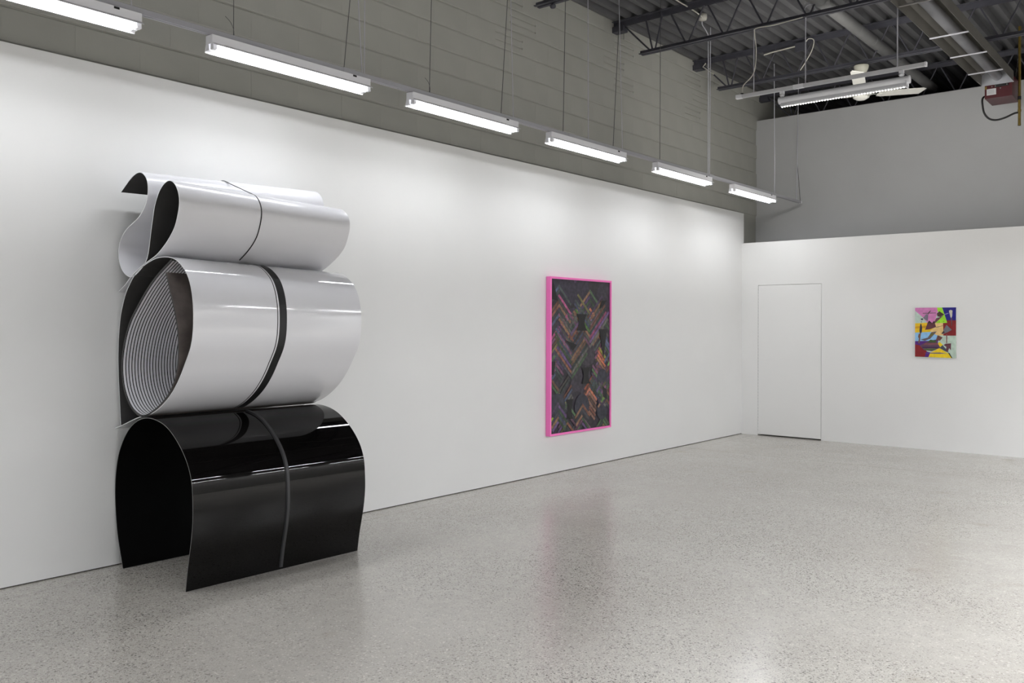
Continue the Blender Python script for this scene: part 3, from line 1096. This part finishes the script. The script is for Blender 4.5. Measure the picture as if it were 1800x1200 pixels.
b = MB().tube(catmull([(1.398, TY, TZ + 0.03), (1.412, TY, 3.90), (1.521, TY, 4.006), (1.546, TY, 4.218), (1.55, TY - 0.05, 4.387), (1.579, TY - 0.06, 4.425), (1.756, TY - 0.06, 4.418), (2.04, TY - 0.06, 4.43)], 6), 0.0055, 8)
tag(b.build('power_cable', M_CREAM, None, (1.398, TY, TZ + 0.03)), 'cream cable looping from the joist to the end of the short track', 'cable')

t = thing('led_bar', (2.37, TY, TZ - 0.15), 'white tubular led bar light with a row of glowing dots', 'light')
bx0, bx1, bz = 1.79, 2.985, TZ - 0.108
for xs in (1.815, 2.925):
    MB().box(xs - 0.02, xs + 0.02, TY - 0.016, TY + 0.016, TZ - 0.045, TZ - 0.0185).build('track_adapter', M_LAMPW, t)
    b = MB()
    b.lathe((xs, TY, TZ - 0.075), [(0.002, 0.0), (0.018, 0.004), (0.026, 0.020), (0.012, 0.030), (0.002, 0.031)], 12)
    b.build('swivel', M_LAMPW, t)
b = MB()
secs = []
ang = [math.radians(a) for a in range(0, 361, 20)]
b.tube([(bx0, TY, bz), (bx1, TY, bz)], 0.034, 18)
b.build('heat_sink_tube', M_LAMPW, t)
q = [(TY - 0.020, bz - 0.026), (TY + 0.026, bz - 0.026), (TY + 0.030, bz - 0.062), (TY - 0.030, bz - 0.068), (TY - 0.034, bz - 0.058)]
MB().prism(q, 'x', bx0 + 0.02, bx1 - 0.015).build('lens_housing', M_LAMPW, t)
MB().tube([(bx0 - 0.004, TY, bz), (bx0, TY, bz)], 0.036, 18).build('end_disc', M_LAMPW, t)
MB().tube([(bx1, TY, bz), (bx1 + 0.012, TY, bz)], 0.036, 18).build('end_disc', M_LAMPW, t)
MB().box(bx1 - 0.015, bx1 - 0.005, TY - 0.036, TY + 0.030, bz - 0.075, bz - 0.01).build('end_plate', M_LAMPW, t)
b = MB()
n = 44
for i in range(n):
    xx = bx0 + 0.035 + (bx1 - bx0 - 0.07) * i / (n - 1)
    rows = []
    for k in range(4):
        th = math.pi / 2 * k / 3
        rows.append([(xx + 0.0062 * math.cos(th) * math.cos(a), TY - 0.020 + 0.0062 * math.cos(th) * math.sin(a), bz - 0.067 - 0.008 * math.sin(th)) for a in [2 * math.pi * j / 8 for j in range(8)]])
    b.grid(rows, 0, True, True)
b.build('led_dots', M_LED, t)
b = MB()          # glowing face added on the unseen side, to light the far wall
b.face([(bx0 + 0.03, TY + 0.0272, bz - 0.030), (bx1 - 0.03, TY + 0.0272, bz - 0.030), (bx1 - 0.03, TY + 0.0308, bz - 0.060), (bx0 + 0.03, TY + 0.0308, bz - 0.060)])
b.build('added_wash_face', M_ADDEDWASH, t)

# ================================================================== CEILING FAN
fx, fy = 1.97, 10.14
t = thing('ceiling_fan', (fx, fy, 4.03), 'white ceiling fan with flat blades hanging from the joist', 'fan')
MB().lathe((fx, fy, 4.31), [(0.001, 0.0), (0.03, 0.002), (0.055, 0.03), (0.075, 0.075), (0.082, 0.105), (0.078, 0.112), (0.001, 0.113)], 20).build('canopy', M_FANCREAM, t)
MB().tube([(fx, fy, 4.19), (fx, fy, 4.33)], 0.014, 10).build('down_rod', M_FAN, t)
MB().lathe((fx, fy, 4.07), [(0.001, 0.0), (0.07, 0.004), (0.115, 0.022), (0.125, 0.06), (0.115, 0.10), (0.06, 0.125), (0.001, 0.127)], 24).build('motor_housing', M_FAN, t)
MB().lathe((fx, fy, 4.03), [(0.001, 0.0), (0.05, 0.006), (0.085, 0.028), (0.09, 0.042), (0.001, 0.043)], 20).build('switch_cap', M_FAN, t)
for k in range(3):
    a = math.radians(-75 + 120 * k)
    ca, sa = math.cos(a), math.sin(a)

    def W(r, s, z):
        return (fx + r * ca - s * sa, fy + r * sa + s * ca, z)
    b = MB()
    out = [(0.20, -0.05), (0.26, -0.066), (0.70, -0.072), (0.745, -0.05), (0.72, 0.068), (0.26, 0.066), (0.20, 0.05)]
    pit = -0.20
    topv = [W(r, s, 4.095 + pit * s + 0.095 * r) for r, s in out]
    botv = [W(r, s, 4.088 + pit * s + 0.095 * r) for r, s in out]
    b.face(topv)
    b.face(botv[::-1])
    for i in range(len(out)):
        j = (i + 1) % len(out)
        b.face([botv[i], botv[j], topv[j], topv[i]])
    bl_ = b.build('blade', M_FAN, t)
    b = MB()
    q = [W(0.10, -0.018, 4.098), W(0.24, -0.022, 4.112), W(0.24, 0.022, 4.121), W(0.10, 0.018, 4.105)]
    q2 = [(p[0], p[1], p[2] - 0.006) for p in q]
    b.face(q)
    b.face(q2[::-1])
    for i in range(4):
        j = (i + 1) % 4
        b.face([q2[i], q2[j], q[j], q[i]])
    b.build('blade_iron', M_FAN, bl_)

# ================================================================== TUBE HEATER
HX0, HX1, HZ, HYE, HYS = 3.008, 3.334, 4.20, 11.030, 3.0
hc = (HX0 + HX1) / 2
t = thing('tube_heater', (hc, HYE, HZ), 'long metal tube heater hood with cross bars under the joists', 'heater')
b = MB()
sec = [(HX0, HZ), (HX0 + 0.004, HZ + 0.115), (hc - 0.09, HZ + 0.175), (hc + 0.09, HZ + 0.175), (HX1 - 0.004, HZ + 0.115), (HX1, HZ)]
th = 0.003
inn = [(HX0 + th, HZ), (HX0 + 0.004 + th, HZ + 0.114), (hc - 0.089, HZ + 0.172), (hc + 0.089, HZ + 0.172), (HX1 - 0.004 - th, HZ + 0.114), (HX1 - th, HZ)]
b.prism(sec + inn[::-1], 'y', HYS, HYE)
b.build('reflector_hood', M_ALU, t)
MB().tube([(hc, HYS, HZ + 0.085), (hc, HYE, HZ + 0.085)], 0.051, 20).build('burner_tube', M_STEEL, t)
MB().prism([(HX0, HZ - 0.005), (HX1, HZ - 0.005), (HX1 - 0.004, HZ + 0.115), (hc + 0.09, HZ + 0.175), (hc - 0.09, HZ + 0.175), (HX0 + 0.004, HZ + 0.115)], 'y', HYE, HYE + 0.003).build('end_plate', mat('bright_end_plate', (176, 178, 184), 0.4, metal=0.4), t)
for yb in (10.43, 9.665, 8.90, 7.4, 5.9, 4.4):
    MB().box(HX0 - 0.004, HX1 + 0.004, yb - 0.008, yb + 0.008, HZ - 0.010, HZ).build('cross_bar', M_CABLEL, t)
for yb in (7.9, 5.0):
    b = MB()
    q = [(HX0 - 0.01, HZ + 0.10), (HX1 + 0.01, HZ + 0.10), (HX1 + 0.01, HZ + 0.02), (hc + 0.06, HZ + 0.02), (hc + 0.045, HZ + 0.05), (hc, HZ + 0.032), (hc - 0.045, HZ + 0.05), (hc - 0.06, HZ + 0.02), (HX0 - 0.01, HZ + 0.02)]
    b.prism([(HX0, HZ + 0.012), (HX1, HZ + 0.012), (HX1, HZ + 0.026), (HX0, HZ + 0.026)], 'y', yb - 0.012, yb + 0.012)
    hg = b.build('tube_hanger', M_CHAIN, t)
    MB().tube([(hc - 0.06 * math.cos(a), yb, HZ + 0.085 - 0.06 * math.sin(a)) for a in [math.pi * k / 10 for k in range(11)]], 0.008, 6).build('saddle', M_CHAIN, hg)

# burner box
BX0, BX1, BY0, BY1, BZ0, BZ1 = 3.038, 3.312, 11.062, 11.452, 4.056, 4.29
t = thing('burner_box', (0.5 * (BX0 + BX1), 0.5 * (BY0 + BY1), BZ0), 'dark red gas burner box at the end of the tube heater', 'burner box')
MB().box(BX0, BX1, BY0, BY1, BZ0, BZ1).build('case', M_RED, t)
MB().box(BX0 + 0.02, BX0 + 0.115, BY0 - 0.0015, BY0, BZ0 + 0.035, BZ0 + 0.105).build('sticker', M_PAPER, t)
b = MB()
for i in range(4):
    z = BZ0 + 0.05 + i * 0.013
    b.box(BX0 + 0.030, BX0 + 0.095, BY0 - 0.0019, BY0 - 0.0015, z, z + 0.004)
b.build('sticker_lines', mat('sticker_ink', (150, 152, 156), 0.7), t)
MB().box(BX0 + 0.10, BX0 + 0.24, BY0 - 0.012, BY0, BZ0 + 0.115, BZ0 + 0.142).build('flange_strip', M_BLACKPLASTIC, t)
for dx_, dz_ in ((0.11, 0.125), (0.225, 0.128), (0.075, 0.125), (0.16, 0.095)):
    MB().tube([(BX0 + dx_, BY0 - 0.018, BZ0 + dz_), (BX0 + dx_, BY0, BZ0 + dz_)], 0.006, 8).build('screw', M_CHAIN, t)
MB().box(BX0 + 0.002, BX0 + 0.022, BY0 - 0.006, BY0, BZ0 + 0.105, BZ0 + 0.135).build('brass_tag', M_BRASS, t)

# gas pipe and hose
gx, gy = 3.352, 11.25
t = thing('gas_pipe', (gx, gy, 3.74), 'olive brass vertical gas pipe with black valve beside the burner box', 'pipe')
MB().tube([(gx, gy, 3.745), (gx, gy, ZD)], 0.015, 10).build('pipe', M_BRASS, t)
for z, r, h in ((3.745, 0.016, 0.025), (3.90, 0.019, 0.025), (3.955, 0.016, 0.03)):
    MB().tube([(gx, gy, z), (gx, gy, z + h)], r, 8).build('coupling', M_BRASS, t)
MB().tube([(gx, gy, 4.035), (gx, gy, 4.075)], 0.018, 8).build('valve', M_BLACKPLASTIC, t)
hs = [(3.038, 11.2, 4.118), (3.005, 11.2, 4.115), (2.988, 11.19, 4.085), (2.990, 11.19, 4.02), (3.005, 11.2, 3.93), (3.05, 11.21, 3.862), (3.12, 11.22, 3.835), (3.21, 11.23, 3.85), (3.30, 11.245, 3.888), (3.345, 11.25, 3.893)]
b = MB().tube(catmull(hs, 5), 0.0105, 10)
tag(b.build('gas_hose', M_BLACKPLASTIC, None, (3.038, 11.2, 4.118)), 'black rubber hose drooping from the burner box to the gas pipe', 'hose')
b = MB()
for (xa, ya, za, xb, yb, zb) in ((3.30, 11.30, 4.292, 3.36, 11.35, ZD),):
    n = 22
    for i in range(n):
        t0 = i / n
        t1 = (i + 0.85) / n
        p0 = Vector((xa, ya, za)).lerp(Vector((xb, yb, zb)), t0)
        p1 = Vector((xa, ya, za)).lerp(Vector((xb, yb, zb)), t1)
        o_ = 0.004 if i % 2 else 0.0
        b.tube([p0 + Vector((o_, 0, 0)), p1 + Vector((o_, 0, 0))], 0.004, 5)
tag(b.build('hanging_chain', M_CHAIN, None, (3.30, 11.30, 4.292)), 'thin chain holding the burner box from the roof', 'chain')

# ================================================================== VENT PIPE, CONDUITS, BOXES
vx, vz = 2.144, 4.62
t = thing('vent_pipe', (vx, 9.5, vz), 'grey round vent pipe threading through the joists toward the far wall', 'pipe')
MB().tube([(vx, 8.42, vz), (vx, 12.45, vz)], 0.060, 24).build('pipe_run', M_DUCT, t)
MB().tube([(vx, 6.2, vz + 0.02), (vx, 8.40, vz + 0.02)], 0.092, 24).build('wide_pipe_run', M_DUCT, t)
MB().tube([(vx, 8.38, vz + 0.02), (vx, 8.50, vz)], 0.06, 24, radii=[0.094, 0.0615]).build('reducer', M_DUCT, t)
for yj in (9.45, 9.95, 10.85):
    MB().tube([(vx, yj, vz), (vx, yj + 0.022, vz)], 0.0625, 24).build('collar', M_DUCT, t)

b = MB().box(1.235, 1.375, 10.055, 10.085, 4.70, 4.80)
tag(b.build('junction_box', M_JOIST, None, (1.3, 10.07, 4.70)), 'small dark electrical junction box on the fan joist', 'junction box')
b = MB().tube([(1.246, 10.07, 4.77), (0.95, 10.07, 4.755), (0.85, 10.06, 4.74)], 0.008, 8)
tag(b.build('conduit', M_CREAM, None, (1.246, 10.07, 4.77)), 'short pale conduit running left from the junction box', 'conduit')
b = MB().tube(catmull([(1.36, 10.05, 4.78), (1.40, 10.05, 4.82), (1.46, 10.05, 4.79), (1.44, 10.05, 4.68), (1.36, 10.05, 4.55), (1.30, 10.05, 4.47)], 6), 0.0055, 8)
tag(b.build('power_cable', M_CREAM, None, (1.36, 10.05, 4.78)), 'cream cable looping out of the junction box', 'cable')
b = MB().tube([(0.06, 10.10, 4.80), (0.02, 10.10, 4.76), (0.17, 10.10, 4.64)], 0.008, 8)
tag(b.build('conduit', M_CREAM, None, (0.06, 10.10, 4.80)), 'short bent cream conduit at the end of the fan joist by the block wall', 'conduit')
b = MB().tube(catmull([(0.79, 7.5, 4.835), (0.785, 8.10, 4.835), (0.785, 8.45, 4.83), (0.78, 8.62, 4.82)], 4), 0.007, 8)
tag(b.build('conduit', M_CREAM, None, (0.79, 7.5, 4.835)), 'cream conduit along the roof deck ending at the round ceiling box', 'conduit')
b = MB()
b.lathe((0.76, 8.66, 4.80), [(0.001, 0.0), (0.045, 0.003), (0.05, 0.02), (0.05, 0.062), (0.001, 0.063)], 16)
tag(b.build('ceiling_box', M_CREAM, None, (0.76, 8.66, 4.80)), 'round cream electrical box under the roof deck', 'junction box')
b = MB().tube(catmull([(0.74, 8.70, 4.825), (0.66, 8.85, 4.825), (0.61, 9.06, 4.80), (0.604, 9.10, 4.70), (0.602, 9.11, 4.0), (0.60, 9.115, LZ + 0.034)], 5), 0.0055, 8)
tag(b.build('conduit', M_CABLEL, None, (0.74, 8.70, 4.825)), 'pale conduit bending down from the round ceiling box to the track', 'conduit')
# ring of coiled cord resting on the joist
ring = [(2.16 - 0.075 + 0.05 * math.cos(a), 8.29, 4.512 + 0.05 * math.sin(a)) for a in [2 * math.pi * k / 20 for k in range(21)]]
b = MB().tube(ring, 0.005, 6, caps=False)
tag(b.build('cord_coil', M_CABLEL, None, (2.085, 8.29, 4.46)), 'small grey loop of cord on the joist beside the vent pipe', 'cord')
b = MB()
b.lathe((0.401, 6.44, 4.385), [(0.001, 0.0), (0.022, 0.005), (0.03, 0.022), (0.022, 0.040), (0.006, 0.046), (0.006, 0.058), (0.001, 0.058)], 14)
tag(b.build('round_knob', M_JOIST, None, (0.401, 6.44, 4.385)), 'small dark round knob hanging under the cut joist end', 'knob')
b = MB().tube(catmull([(3.62, 8.20, 4.845), (4.2, 8.2, 4.79), (4.8, 8.2, 4.76), (5.4, 8.2, 4.80), (5.8, 8.2, 4.845)], 5), 0.006, 6)
tag(b.build('power_cable', M_CREAM, None, (3.62, 8.20, 4.845)), 'slack cream cable under the roof deck past the tube heater', 'cable')
